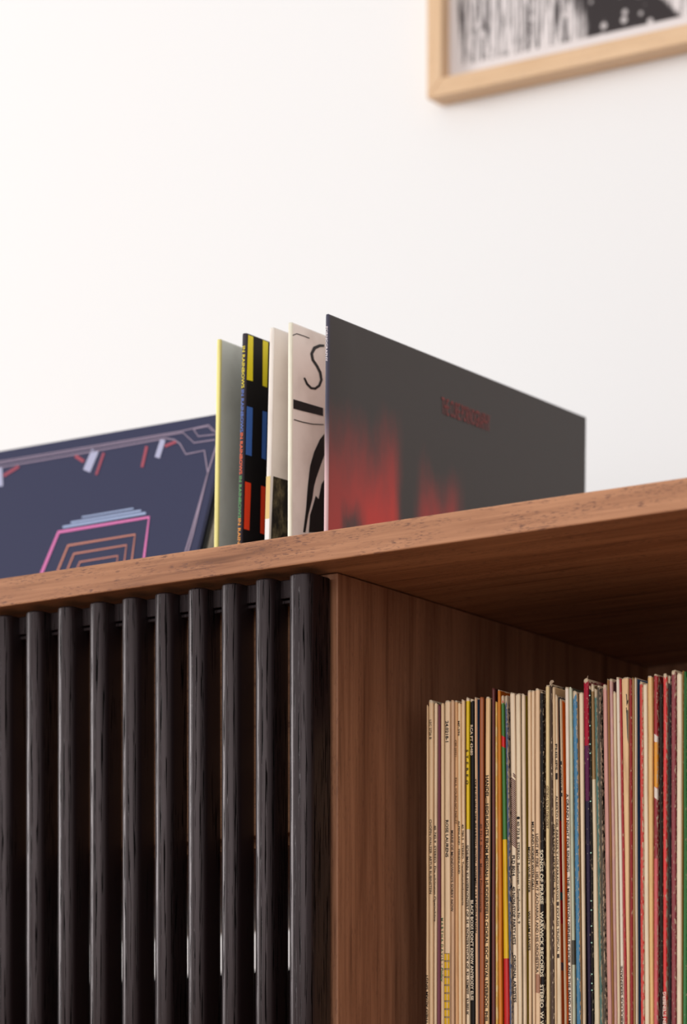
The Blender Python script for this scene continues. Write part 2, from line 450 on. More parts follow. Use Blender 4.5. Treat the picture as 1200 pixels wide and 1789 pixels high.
# (left,right at y=1250) (left,right at y=1770) top_y  spine  face  options
R = []
def rec(tl, tr, bl, br, ty, sp, fa, label, dy=0.0, wear=0.0, top=0.0, bands=(), texts=(), mottle=None, gloss=0.42):
    R.append(dict(tl=tl, tr=tr, bl=bl, br=br, ty=ty, sp=sp, fa=fa, label=label, dy=dy, wear=wear, top=top, bands=bands, texts=texts, mottle=mottle, gloss=gloss))
K = (28,20,16); KB = (40,30,24); WT = (235,220,200)
rec(744.5,747.8, 743.3,748.4, 1232, BG,(150,110,75), 'thin cream record sleeve closest to the walnut partition, lettering reading upwards', texts=[('EL THEO ADAM SINGT',1702,1800,3.6,K,-1,0)])
rec(748.2,756.0, 749.0,755.6, 1224, BG,(40,28,16), 'cream record sleeve with faint grey lettering, second from the partition', top=1, texts=[('LSC 2726 B',1258,1292,3.6,(70,55,40),1,0),('CHOPIN WALZER  ARTUR RUBINSTEIN',1432,1562,3.9,(70,55,42),1,0)])
rec(757.6,763.6, 757.0,762.2, 1229, BG2,(150,115,85), 'narrow cream record sleeve just left of the purple spine', texts=[('40 742.9  STEREO  Die schönsten Opernchöre',1442,1610,3.2,KB,1,0)])
rec(764.0,768.3, 762.4,768.4, 1232, (112,48,66),(60,14,30), 'purple record sleeve among cream sleeves near the partition')
rec(769.2,775.4, 769.2,775.6, 1230, (200,170,132),(150,115,80), 'cream record sleeve with green spaced spine lettering', texts=[('M A R T H A  D A V I S  •',1604,1686,3.6,(45,95,60),1,0),('Policy',1690,1716,3.6,(45,110,70),1,0.25)])
rec(776.4,785.6, 776.3,785.8, 1225, (203,174,140),(100,75,60), 'cream record sleeve with yellow checked band low on its spine', top=0.6, texts=[('24.0218-1',1260,1297,4.6,K,1,0),('ROSE LAURENS',1433,1498,4.4,K,1,0)])
rec(786.6,793.0, 786.6,793.0, 1224, (184,148,116),(120,85,60), 'dull pinkish beige record sleeve right of the yellow checked one', texts=[("MARIE OF MOND/WHO'S SORRY NOW",1451,1593,4.0,(60,42,32),1,0)])
rec(793.6,798.4, 794.2,799.6, 1225, (192,148,104),(150,105,65), 'caramel record sleeve with thin brown lettering', top=0.5, texts=[('CBS 25521',1293,1322,3.2,(110,75,45),1,0),('PAUL YOUNG·NO PARLEZ',1359,1440,3.8,(110,75,45),1,0)])
rec(798.7,804.2, 799.8,805.3, 1228, (207,178,140),(150,115,80), 'cream record sleeve with small bold capitals beside the caramel one', texts=[('MF-396',1260,1286,2.8,K,1,0.0),('ALPENLAND · FERIENLAND',1434,1527,2.8,K,1,0)])
rec(805.0,811.0, 806.5,811.8, 1223, (205,174,138),(90,30,18), 'cream record sleeve with dark red side next to the yellow-topped spine', top=0.6, texts=[('40 780.5  STEREO  Traumstundenkonzerte',1440,1582,3.2,(70,55,42),1,0)])
rec(813.2,819.3, 813.6,820.0, 1219, (205,180,150),(60,45,20), 'record sleeve with bright yellow upper spine and cream lower spine', top=0.8, bands=[(1225,1449,(228,190,10),0)], texts=[('S  T  E  R  E  O',1310,1371,3.4,K,1,0),('SCHUMANN: KLAVIERKONZERT OP. 54 · KONZERTSTÜCK OP. 92 · KEMPFF · KUBELIK',1477,1774,3.9,K,1,0)])
rec(820.3,827.6, 820.8,829.0, 1222, (22,16,13),(10,8,7), 'black record sleeve with cream lettering, right of the yellow-topped spine', top=1, texts=[('RCA PT 43480',1267,1320,4.2,(220,195,165),1,0),("BLACK BOX/I DON'T KNOW ANYBODY ELSE",1573,1748,4.6,(225,205,180),1,0)])
rec(828.4,832.0, 829.6,834.0, 1219, (203,168,135),(35,70,105), 'cream spined record sleeve with dark blue cover side', top=0.5, texts=[('STRAUSS WALZER-BEARBEITUNGEN, ENSEMBLE 13 BADEN-BADEN',1361,1630,3.0,K,1,0)])
rec(836.8,844.0, 836.2,844.5, 1219, (160,88,48),(80,32,12), 'rust brown record sleeve right of the blue sided one', texts=[('40 731.9  Stereo   Mozart Flötenkonzerte',1439,1594,3.2,(80,40,18),1,0)])
rec(847.4,855.6, 845.8,853.2, 1219, (212,174,126),(12,10,8), 'tan record sleeve with long black capitals down its whole spine', top=0.4, texts=[('HANDEL—HIGHLIGHTS FROM MESSIAH: HUDDERSFIELD CHORAL SOC./ROYAL LIVERPOOL PHIL./S',1355,1796,4.8,K,1,0)])
rec(858.2,863.6, 857.6,864.2, 1203, (100,48,46),(55,20,20), 'tall maroon record sleeve beside the tan lettered one')
rec(864.6,868.0, 865.0,869.2, 1226, (222,182,92),(150,110,60), 'thin pale yellow record sleeve between maroon and orange sleeves', mottle=A_((230,205,140)))
rec(868.6,873.2, 870.0,876.2, 1205, (214,128,36),(160,80,14), 'orange record sleeve standing taller than the green one', top=0.5)
rec(874.6,880.2, 879.4,888.6, 1216, (196,28,28),(110,14,12), 'record sleeve with green, yellow and red fields along its spine', top=3.2, bands=[(1467,1675,(226,180,14),0),(1228,1467,(60,118,50),0),(1286,1305,(205,20,24),0.6)])
rec(881.4,886.2, 889.2,893.8, 1216, (78,92,122),(20,20,30), 'scuffed slate blue record sleeve beside the green and red one', wear=1.25, top=4)
rec(890.2,898.6, 896.2,903.4, 1211, WH,(110,25,18), 'off white record sleeve with hatched maroon panel on its spine', top=0.5, texts=[('PLD 8014',1495,1531,4.6,K,1,0),('40 NON-STOP PARTY HITS',1549,1651,4.4,K,1,0),('ORIGINAL ARTISTES',1669,1752,4.4,K,1,0)])
rec(900.0,908.2, 904.2,911.0, 1213, (219,198,168),(30,32,28), 'off white record sleeve with a black dot above its lettering', top=0.6, texts=[('●',1427,1432,4.6,K,1,0),('40 733 8  STEREO  Beethoven · Symphonie Nr. 9',1435,1614,4.0,(60,50,42),1,0)])
rec(910.0,916.2, 912.8,918.6, 1213, (216,192,164),(160,130,12), 'plain cream record sleeve with a thin mustard side', top=0.5)
rec(920.6,926.6, 922.6,927.2, 1207, (214,186,152),(50,32,22), 'cream record sleeve with two short black titles right of the mustard side', top=0.6, texts=[('MIGHTY WURLITZER',1480,1560,3.9,K,1,0),('WILLIAM DAVIES',1592,1661,3.9,K,1,0)])
rec(927.4,933.2, 929.2,934.2, 1206, (216,188,155),(120,30,22), 'cream record sleeve with bold black title ending mid spine', top=0.6, texts=[('MILK AND HONEY WITH GALI',1436,1554,3.8,K,1,0)])
rec(934.0,941.6, 934.8,942.6, 1204, (212,178,142),(60,42,30), 'beige record sleeve with a reddish brown stain low on its spine', top=0.9, bands=[(1702,1735,(172,120,92),0.2)], texts=[('LIGHT MY FIRE · HELMUT ZACHARIAS AND HIS ORCHESTRA',1457,1700,4.2,(70,52,42),1,0)])
rec(942.4,948.6, 943.4,950.2, 1209, (30,26,24),(70,44,24), 'black record sleeve with large cream serif lettering', wear=0.5, top=0.6, texts=[('SONGS OF PRAISE    WARWICK RECORDS    STEREO  W W',1485,1796,5.4,(232,216,186),1,0)])
rec(952.2,959.0, 953.4,959.4, 1198, (218,192,142),(120,112,112), 'tall pale yellow record sleeve beside the black serif one', top=0.7, texts=[('GEORG SOLTI DIRIGIERT',1373,1448,4.2,(120,100,75),1,0)])
rec(959.6,963.4, 960.2,967.6, 1194, (84,66,56),(40,26,18), 'grey brown record sleeve with a torn upper corner', wear=0.5, top=1.2)
rec(964.2,968.6, 968.2,971.6, 1201, (212,184,148),(180,150,110), 'tall cream record sleeve half hidden behind the navy sided one', dy=0.0012, texts=[('GREATEST HITS VOL. 3 •',1440,1562,3.0,KB,1,0)])
rec(969.0,973.4, 972.2,979.6, 1214, (228,204,170),(20,34,52), 'cream spined record sleeve with navy and red cover side', wear=0.0, top=0.7, texts=[('PHILIPS ■',1300,1362,3.0,K,1,0),('ALBERTO DEL PARANA Y LOS PARAGUAYOS ■ EXTASIS TROPICAL ■',1390,1674,3.4,(70,55,45),1,0)])
rec(977.0,980.4, 985.2,988.2, 1221, (190,165,135),(232,104,22), 'short record sleeve with orange side, leaning left at its top', top=0.8, texts=[('■ CONTOUR ■',1330,1392,2.6,K,1,0)])
rec(986.4,992.8, 992.2,997.8, 1201, (232,214,196),(170,150,125), 'glossy white record sleeve with bold black capitals', top=0.6, gloss=0.25, texts=[('A GRAND NIGHT FOR SINGING   THE MORRISTON ORPHEUS CHOIR AND THE BAND OF H.M.',1387,1792,4.0,K,1,0)])
rec(993.4,998.6, 999.2,1003.8, 1201, (184,186,162),(90,92,78), 'pale sage green record sleeve with a dark patch low down', bands=[(1643,1686,(84,80,70),0)])
rec(1000.0,1007.8, 1006.2,1013.6, 1208, (66,124,160),(28,62,92), 'scuffed sky blue record sleeve', wear=1.05, top=2.6)
rec(1008.2,1010.4, 1013.8,1016.4, 1211, (150,112,72),(90,60,34), 'thin brown board edged sleeve between sky blue and cream ones')
rec(1010.8,1018.2, 1016.6,1021.8, 1211, (226,202,170),(16,12,10), 'plain cream record sleeve left of the tall crimson one', top=0.4, gloss=0.3)
rec(1019.2,1027.8, 1026.0,1031.8, 1186, (44,32,58),(120,14,36), 'tall worn record sleeve fading from crimson to dark violet', wear=0.55, top=1.6, gloss=0.28, bands=[(1303,1400,(92,30,72),0),(1180,1303,(164,18,48),0)], mottle=None)
rec(1028.4,1031.4, 1032.4,1036.2, 1199, (44,40,36),(20,18,16), 'thin black record sleeve with pale mint flecks', wear=0.35, top=1)
rec(1032.0,1037.4, 1037.4,1046.2, 1195, (196,178,150),(120,98,66), 'record sleeve with brown marbled upper spine and grey beige lower spine', top=0.8, bands=[(1208,1362,(150,118,74),0)])
rec(1037.8,1042.8, 1046.6,1051.6, 1204, (84,120,112),(40,60,56), 'scuffed teal record sleeve', wear=1.3, top=3.5)
rec(1043.2,1048.2, 1052.2,1057.8, 1198, (92,82,72),(14,10,8), 'charcoal record sleeve with worn pale edge, right of the teal one', wear=0.9, top=0.8)
rec(1052.6,1060.2, 1060.2,1068.4, 1197, (184,132,122),(100,60,52), 'dusty pink record sleeve with a pale worn top', top=2.0, gloss=0.35)
rec(1060.8,1063.6, 1068.8,1071.2, 1187, (164,118,66),(100,64,26), 'thin ochre board sleeve between the two pink ones', top=0.5)
rec(1064.2,1070.0, 1071.6,1076.8, 1186, (178,138,134),(92,62,60), 'greyish mauve record sleeve with faint scribbles', top=1.0, mottle=A_((186,146,134)), gloss=0.33)
rec(1070.6,1075.4, 1077.4,1082.2, 1209, (232,210,176),(150,120,84), 'short narrow cream record sleeve right of the mauve one', top=0.6)
rec(1076.2,1082.0, 1084.0,1089.8, 1184, (234,220,200),(190,90,100), 'glossy off white record sleeve with lettering near the bottom', wear=0.3, top=1, gloss=0.25, texts=[('FABULOUS SERENADE',1688,1796,3.6,(60,46,38),-1,0)])
rec(1082.4,1085.4, 1090.2,1094.4, 1185, (186,60,66),(120,60,50), 'thin red spined sleeve left of the tan kraft one', wear=0.4)
rec(1085.9,1097.4, 1094.8,1099.6, 1185, (206,170,126),(120,90,60), 'tan kraft sleeve, wide at the top, with black scribble marks', wear=0.0, top=0.3)
rec(1098.4,1102.8, 1100.2,1104.6, 1186, (160,44,48),(70,14,14), 'thin dark red record sleeve right of the open tan cover', wear=0.5)
rec(1103.4,1107.4, 1105.6,1109.0, 1184, (176,138,90),(90,58,26), 'thin brown board sleeve next to the dark red one')
rec(1108.0,1111.2, 1109.6,1113.4, 1184, (238,220,194),(40,84,128), 'cream spined record sleeve with deep blue side', top=0.4)
rec(1116.4,1122.2, 1118.2,1124.8, 1191, (204,58,50),(130,26,26), 'badly scuffed red record sleeve right of the deep blue side', wear=1.2, top=1.8)
rec(1122.6,1130.0, 1125.4,1133.2, 1196, (236,216,186),(200,165,122), 'short cream record sleeve right of the scuffed red one', gloss=0.3)
rec(1130.8,1139.0, 1134.4,1140.6, 1182, (240,194,126),(190,120,60), 'amber yellow record sleeve near the right end of the row', top=0.5, gloss=0.3)
rec(1141.2,1148.4, 1141.2,1148.6, 1178, (204,90,92),(120,20,26), 'red record sleeve crossed by white and orange stripes', top=0.7, wear=0.75, bands=[(1395,1500,(150,40,48),0),(1180,1284,(160,34,38),0),(1284,1297,(226,208,196),0.8),(1297,1376,(232,152,40),0),(1376,1395,(226,208,196),0.8)])
rec(1151.0,1155.6, 1152.0,1156.0, 1196, (56,46,42),(24,14,10), 'narrow black record sleeve between two red ones', wear=0.3)
rec(1157.4,1164.6, 1157.2,1164.2, 1178, (222,56,54),(170,120,80), 'bright red scuffed record sleeve with white lettering at the bottom', wear=1.05, top=1.6, texts=[('DEN STEINBERG',1733,1796,4.6,(245,220,205),-1,0)])
rec(1166.2,1171.2, 1166.6,1171.0, 1181, (54,44,46),(30,22,20), 'dark charcoal record sleeve right of the bright red one', wear=0.45, top=3)
rec(1171.8,1179.8, 1171.8,1179.8, 1172, (140,56,62),(90,24,30), 'tall dusky rose record sleeve with chalky left edge', wear=0.7, top=1.6)
rec(1181.2,1190.2, 1181.2,1189.6, 1177, (240,220,190),(184,140,92), 'wide cream record sleeve near the right edge of the photo', top=0.5, gloss=0.25)
rec(1191.2,1193.6, 1190.4,1191.8, 1173, (172,124,64),(120,80,30), 'ragged brown paper edge left of the green sleeve', wear=0.5)
rec(1194.2,1198.0, 1192.2,1198.6, 1174, (48,120,62),(20,70,26), 'green record sleeve at the right edge of the photo', wear=0.2)
rec(1198.8,1206.0, 1199.2,1206.0, 1184, (236,214,176),(170,130,84), 'cream record sleeve cut off by the right edge of the photo')

for i, r in enumerate(R):
    r['tl'] += 0.35; r['bl'] += 0.35; r['tr'] -= 0.35; r['br'] -= 0.35    # sleeves do not quite touch
    Yr = ROW_Y + r['dy'] + random.uniform(-0.0007, 0.0007)
    xtl, ztop = on_y(r['tl'], r['ty'], Yr); xtr, _ = on_y(r['tr'], r['ty'], Yr)
    xbl, zb = on_y(r['bl'], 1770, Yr); xbr, _ = on_y(r['br'], 1770, Yr)
    z1250 = on_y(r['tl'], 1250, Yr)[1]
    ox = (xbl+xbr)/2; zf = Z_SHELF
    hgt = ztop-zf
    def xat(z):                              # straight between the two readings, upright below
        f = min(1.12, (z-zb)/(z1250-zb))
        if f < 0: f = 0
        return xbl+(xtl-xbl)*f-ox, xbr+(xtr-xbr)*f-ox
    zs = [zf, zb]+[zb+(ztop-0.0008-zb)*k/6 for k in range(1, 6)]+[ztop-0.0025, ztop-0.0008, ztop]
    sec = []
    for k, z in enumerate(zs):
        l, rr = xat(z)
        if 1 < k < len(zs)-3:
            j = random.uniform(-0.00010, 0.00010); l += j; rr += j
        if k == len(zs)-1: l += 0.0003; rr -= 0.0003
        sec.append((z-zf, l, rr))
    me = sleeve_mesh('record_sleeve', sec, 0.3125, 0.0009, 0.0005)
    wd = xtr-xtl
    def zpx(py): return on_y(r['tl'], py, Yr)[1]-zf
    bands = [(zpx(b[1]), zpx(b[0]), A_(b[2]), b[3]) for b in r['bands']]
    mat = sleeve_mat('sleeve_card', A_(r['sp']), A_(r['fa']), wd, hgt, r['wear'], bands, r['top'], r['gloss'], r['mottle'], i*3.7, (zb-zf, ((xtl+xtr)-(xbl+xbr))/2/(z1250-zb)))
    o = obj('record_sleeve', me, mat, None, (ox, Yr, HT+zf))
    tag(o, r['label'], 'record', 'records packed in the open compartment')
    r['o'] = o
    for (s, y0, y1, hpx, colr, direc, ital) in r['texts']:
        za, zb2 = zpx(y0), zpx(y1)
        L = za-zb2; hh = hpx*0.000365/ca
        bold = 0.028 if hpx >= 4.4 else 0.018
        tm = fit_text(s, L, hh, bold, ital)
        zm = (za+zb2)/2; l, rr = xat(zm+zf); l2, r2 = xat(zb2+zf); l1, r1 = xat(za+zf)
        def c_at(z): a, b = xat(z+zf); return (a+b)/2
        for v in tm.vertices:
            tx, ty_ = v.co.x, v.co.y-hh/2
            if direc > 0: z = za-tx; x = c_at(z)+ty_
            else: z = zb2+tx; x = c_at(z)-ty_
            v.co = Vector((x, -0.00022, z))
        obj('spine_lettering', tm, ink(A_(colr, 1.0)), o)

def by(word): return next(r for r in R if word in r['label'])
def spine_quads(r, name, quads, colr, yoff=-0.00018):
    """flat printed quads on a spine; each quad is 4 photo pixels"""
    o = r['o']; V, Fc = [], []
    for q in quads:
        b = len(V)
        for px, py in q:
            X, Z = on_y(px, py, o.location.y)
            V.append((X-o.location.x, yoff, Z-(o.location.z-HT)))
        Fc.append(tuple(range(b, b+len(q))))
    return obj(name, mesh(name, V, Fc), ink(A_(colr)), o)
r = by('yellow checked band')
q, qd = [], []
y = 1666.5
while y < 1800:
    q += [[(776.7,y),(780.3,y),(780.3,y+11.2),(776.7,y+11.2)], [(782.0,y),(785.3,y),(785.3,y+11.2),(782.0,y+11.2)]]
    qd += [[(776.6,y-0.9),(785.4,y-0.9),(785.4,y),(776.6,y)], [(776.6,y+11.2),(785.4,y+11.2),(785.4,y+12.1),(776.6,y+12.1)]]
    y += 14.0
spine_quads(r, 'yellow_checks', q, (214,166,10)); spine_quads(r, 'check_lines', qd, (70,48,20))
r = by('hatched maroon panel')
q = []
for k in range(0, 42):
    yb = 1352+k*3.5
    x0 = 891.8+(yb-1250)*0.0115; x1 = x0+7.6
    if k < 1 or yb > 1480: continue
    ya = yb-8.5 if yb < 1476 else yb-4
    if yb < 1360: q.append([(x0+3.4,yb-5.5),(x1,yb-1),(x1,yb+1.0),(x0+3.4,yb-3.4)])
    else: q.append([(x0,yb-4.6),(x1,yb+2.2),(x1,yb+4.3),(x0,yb-2.5)])
spine_quads(r, 'hatched_panel', q, (84,34,40))
r = by('navy and red cover side')
o_ = r['o']
def side_quads(r, name, quads, colr):
    """flat printed quads on the right hand cover face: (y_top, y_bottom, depth0, depth1)"""
    o = r['o']; V, Fc = [], []
    for ya, yb, d0, d1 in quads:
        b = len(V)
        for d, py in ((d0,ya),(d1,ya),(d1,yb),(d0,yb)):
            px = r['tr']+(r['br']-r['tr'])*(py-1250)/520.0
            X, Z = on_y(px, py, o.location.y)
            V.append((X-o.location.x+0.00010, d, Z-(o.location.z-HT)))
        Fc.append((b, b+1, b+2, b+3))
    return obj(name, mesh(name, V, Fc), ink(A_(colr)), o)
side_quads(r, 'red_field', [(1433,1613,0.0012,0.02)], (160,14,24))
side_quads(r, 'brown_field', [(1613,1800,0.0012,0.02)], (176,92,40))
side_quads(r, 'blue_square', [(1558,1572,0.0011,0.02)], (24,120,140)); side_quads(r, 'blue_square', [(1681,1695,0.0011,0.02)], (10,110,150))
rk = by('tan kraft')
spine_quads(rk, 'scribble', [[(1093.6,1212),(1095.2,1213),(1095.8,1228),(1094.6,1227)],[(1094.4,1228),(1097.2,1222),(1097.4,1225),(1094.8,1234)],[(1093.8,1236),(1095,1236),(1095.4,1246),(1094,1245)]], (30,24,20))
spine_quads(rk, 'dark_smudge', [[(1093.8,1242),(1097.2,1240),(1097.6,1300),(1095.8,1288)]], (96,92,80))
def torn(r_, pts, colr):
    o = r_['o']; V = []; n = len(pts)
    for off in (0.0, 0.0006):
        for px, py in pts:
            X, Z = on_y(px, py, o.location.y+0.002); V.append((X-o.location.x, 0.002+off, Z-(o.location.z-HT)))
    Fc = [tuple(range(n)), tuple(range(2*n-1, n-1, -1))]+[(i, i+n, (i+1) % n+n, (i+1) % n) for i in range(n)]
    obj('torn_flap', mesh('torn_flap', V, Fc), plain('torn_paper', A_(colr), 0.8, 0.1), o)
torn(by('torn upper corner'), [(960.4,1197),(959.6,1193),(962,1188.5),(966,1188),(967.6,1191.5),(965,1193),(963.2,1196)], (150,130,110))
torn(by('fading from crimson'), [(1024,1192),(1024.6,1186),(1026,1181),(1027,1180),(1026.6,1187),(1027.6,1191)], (140,118,100))
r2 = by('mint flecks'); q = []
for yy in (1215,1268,1300,1316,1400,1490,1574,1590,1618,1647,1702,1718,1730):
    px = r2['tl']+(r2['bl']-r2['tl'])*(yy-1250)/520.0
    q.append([(px+0.6,yy-1),(px+3,yy-1),(px+3,yy+1),(px+0.6,yy+1)])
tag(spine_quads(r2, 'mint_flecks', q, (150,190,170)), kind='stuff')

# ------------------------------------------------------------------ records in the sunken well
GT = 1.25
def At(c, g=GT): return alb(c, g)
def top_sleeve(label, near, lower, sw, spine, face, mat=None, height=0.3143, thick=None):
    """near: pixel of the upper front corner; lower: pixel on the same edge further down; sw: spine width in px"""
    # depth so that the top of a standing sleeve meets the sight line
    zt = WELL+height
    zc = F*(H+zt)/(YH-near[1]); xc = (near[0]-600)/F*zc
    a_, b_ = xc-XO, zc-ZC
    X, Y = a_*ca-b_*sa, a_*sa+b_*ca
    xl, zl = on_y(lower[0], lower[1], Y)
    wd = on_y(near[0]+sw, near[1], Y)[0]-X
    lean = (X-xl)/(zt-zl)
    xb = X-lean*height
    def xa(z): return X+lean*(z-height)      # z above the well floor
    zs = [0, 0.02, 0.1, 0.2, 0.29, height-0.0012, height]
    sec = [(z, xa(z)-xb, xa(z)-xb+wd) for z in zs]
    sec[-1] = (height, sec[-1][1]+0.0002, sec[-1][2]-0.0002)
    me = sleeve_mesh('record_sleeve', sec, 0.3135, 0.0007, 0.00015)
    o = obj('record_sleeve', me, mat or sleeve_mat('sleeve_card', spine, face, wd, height, 0, (), 0, 0.45), None, (xb, Y, HT+WELL))
    tag(o, label, 'record', 'records standing in the sunken well')
    return dict(o=o, X=X, Y=Y, xb=xb, wd=wd, lean=lean, h=height)
def face_pt(T, px, py):
    """photo pixel -> local point on the right hand cover face of a standing sleeve"""
    X = T['X']+T['wd']
    for _ in range(6):
        Y, Z = on_x(px, py, X)
        taper = 1.0
        X = T['X']+T['wd']+T['lean']*(Z-WELL-T['h'])
        d = Y-T['Y']
        if d > 0.03: X -= T['wd']*0.20*(d-0.03)/(0.3135-0.03)
    return Vector((X-T['xb']+0.00025, Y-T['Y'], Z-WELL))
def face_polys(T, name, polys, colr, mat=None):
    V, Fc = [], []
    for p in polys:
        b = len(V)
        for px, py in p: V.append(face_pt(T, px, py))
        Fc.append(tuple(range(b, b+len(p))))
    return obj(name, mesh(name, V, Fc), mat or ink(At(colr), 0.4), T['o'])
def spine_text(T, s, y0, y1, hpx, colr, bold=0.01):
    za = on_y(T['nx'], y0, T['Y'])[1]-WELL; zb = on_y(T['nx'], y1, T['Y'])[1]-WELL
    hh = hpx*0.00035/ca; tm = fit_text(s, za-zb, hh, bold)
    for v in tm.vertices:
        z = za-v.co.x; x = T['X']-T['xb']+T['lean']*(z-T['h'])+T['wd']/2+(v.co.y-hh/2)
        v.co = Vector((x, -0.00025, z))
    obj('spine_lettering', tm, ink(At(colr)), T['o'])

T2 = top_sleeve('yellow spined record sleeve with plain grey green cover, leftmost upright one', (378.5,593.5), (373.2,955), 6.6, At((252,240,150)), At((200,202,192)), thick=None)
T3 = top_sleeve('black record sleeve with yellow, blue and red bars on its cover', (423,583), (414,945), 7.6, At((50,44,52)), At((14,11,12)))
T3['nx'] = 419
T4 = top_sleeve('pale beige record sleeve with a dark picture low on its cover', (471,573), (462.5,938), 8.0, At((214,206,198)), At((216,208,200)))
T5 = top_sleeve('cream record sleeve with black brushwork on its cover', (503,564), (502,930), 6.4, At((240,236,216)), At((226,216,206)))

def smear_mat():
    t = NT('dark_cover_red_smears'); X, Y, Z = t.xyz()
    wob = t.noise(t.coords((1, 34, 12)), 1, 4, 0.6)
    wob2 = t.noise(t.coords((1, 50, 10)), 1, 3, 0.6)
    yy = t.math('ADD', Y, t.math('MULTIPLY_ADD', wob2, 0.020, -0.010))
    zz = t.math('ADD', Z, t.math('MULTIPLY_ADD', wob, 0.06, -0.03))
    b1 = t.math('MULTIPLY', t.math('SUBTRACT', 1, t.step(yy, 0.070, 0.090)), t.math('SUBTRACT', 1, t.step(zz, 0.176, 0.272)))
    hole = t.math('MULTIPLY', t.math('MULTIPLY', t.step(yy, 0.010, 0.022), t.math('SUBTRACT', 1, t.step(yy, 0.030, 0.050))), t.math('SUBTRACT', 1, t.step(zz, 0.185, 0.206)))
    b1 = t.math('MULTIPLY', b1, t.math('SUBTRACT', 1, t.math('MULTIPLY', hole, 0.9)))
    b1 = t.math('MULTIPLY', b1, t.math('MULTIPLY_ADD', t.step(yy, 0.0, 0.07), 0.45, 0.55))
    b2 = t.math('MULTIPLY', t.math('MULTIPLY', t.step(yy, 0.096, 0.116), t.math('SUBTRACT', 1, t.step(yy, 0.142, 0.162))), t.math('SUBTRACT', 1, t.step(zz, 0.188, 0.252)))
    glow = t.math('MAXIMUM', b1, t.math('MULTIPLY', b2, 0.75), clamp=True)
    tn = t.node('ShaderNodeTexCoord'); sx = t.node('ShaderNodeSeparateXYZ'); t.link(tn.outputs['Normal'], sx.inputs[0])
    glow = t.math('MULTIPLY', glow, t.step(sx.outputs[0], 0.3, 0.6))
    c = t.mix(glow, At((70,65,63), 1.0), At((208,62,54), 1.15))
    sp = t.math('SUBTRACT', 1, t.step(Y, 0.0012, 0.002))
    c = t.mix(t.step(t.math('MULTIPLY', sx.outputs[0], -1.0), 0.3, 0.6), c, At((205,182,180)))
    c = t.mix(sp, c, t.mix(t.step(Z, 0.20, 0.26), At((205,170,172)), At((64,62,78))))
    return t.done(c, 0.5, 0.25)
T6 = top_sleeve('dark grey record sleeve with red smears, rightmost in the well', (568.5,549.5), (565.2,925), 5.6, None, None, smear_mat())
T6['nx'] = 568

# prints
rng = random.Random(3)
def bar(x0, x1, ya, yb, s=0.33): return [(x0,ya),(x1,ya+(x1-x0)*s),(x1-1.2,yb+(x1-x0)*s),(x0-1.2,yb)]
face_polys(T3, 'yellow_bars', [[(433,585),(442,588.5),(441,666),(430.5,663.5)],[(458.5,594),(468,598),(466,677),(458,674)]], (222,205,24))
face_polys(T3, 'blue_bars', [[(430.5,709.5),(441,712.5),(439,797),(428.5,794)],[(458,718),(466,720),(464,803.5),(456.5,800.5)]], (58,98,168))
face_polys(T3, 'red_bars', [[(427.5,841),(438,844.5),(435,927),(425.5,924)],[(455.5,848.5),(463.5,851),(461.5,934),(454,931.5)]], (226,62,28))
T3c = [(225,205,60),(86,110,180),(226,100,60),(90,150,90),(226,150,60)]
for k, (ya, yb) in enumerate(((606,679),(682,756),(757,829),(832,905),(906,950))):
    spine_text(T3, 'IN RAINBOWS' if k < 4 else 'IN RAIN', ya, yb, 5.0, T3c[k])
def photo_mat():
    t = NT('dark_picture_print'); n1 = t.noise(t.coords((90, 90, 60)), 1, 5, 0.7)
    c = t.mix(t.step(n1, 0.45, 0.75), At((16,13,10)), At((120,108,78)))
    return t.done(c, 0.4, 0.4)
face_polys(T4, 'dark_picture', [[(477,832),(504,840),(504,956),(472.5,946)]], None, photo_mat())
def front_quad(T, name, ya, yb, colr, x0=0.04, x1=0.96):
    za = on_y(470, ya, T['Y'])[1]-WELL; zb = on_y(470, yb, T['Y'])[1]-WELL; V = []
    for f, z in ((x0,za),(x1,za),(x1,zb),(x0,zb)):
        V.append((T['X']-T['xb']+T['lean']*(z-T['h'])+T['wd']*f, -0.00022, z))
    obj(name, mesh(name, V, [(0,1,2,3)]), ink(At(colr)), T['o'])
front_quad(T4, 'ochre_spine_band', 832, 906, (206,180,120))
front_quad(T4, 'white_spine_band', 906, 960, (226,222,220))
# brushwork of the cream sleeve: strokes as ribbons
def ribbon(pts, wds):
    n = len(pts); L, Rr = [], []
    for i, (x, y) in enumerate(pts):
        a = pts[max(0, i-1)]; b = pts[min(n-1, i+1)]
        dx, dy = b[0]-a[0], b[1]-a[1]; l = math.hypot(dx, dy) or 1
        wv = wds[i] if isinstance(wds, (list, tuple)) else wds
        L.append((x-dy/l*wv/2, y+dx/l*wv/2)); Rr.append((x+dy/l*wv/2, y-dx/l*wv/2))
    return [[L[i], L[i+1], Rr[i+1], Rr[i]] for i in range(n-1)]
S1 = [(566,604),(558,604),(549,608),(544,618),(546,629),(553,639),(559,651),(561,664),(557,674),(550,679),(543,678),(536,671),(531,660)]
q = ribbon(S1, [4,5,6,5,4.5,4.5,4.5,4.5,4.5,4.5,4,4,3])
q += [[(512,697.5),(564,713),(564,727),(512,714)]]
q += ribbon([(513,733),(526,737),(545,741),(565,742)], 1.6) + ribbon([(511,586),(518,583),(530,587),(540,591)], 1.5)
q += [[(566,758),(558,768),(548,790),(541,815),(537,850),(534,890),(529,930),(533,930),(538,900),(545,872),(548,850),(552,835),(560,812),(566,795)],
      [(566,838),(561,846),(556,872),(551,866),(546,884),(541,900),(539,930),(566,930)]]
face_polys(T5, 'brushwork', q, (16,13,13))
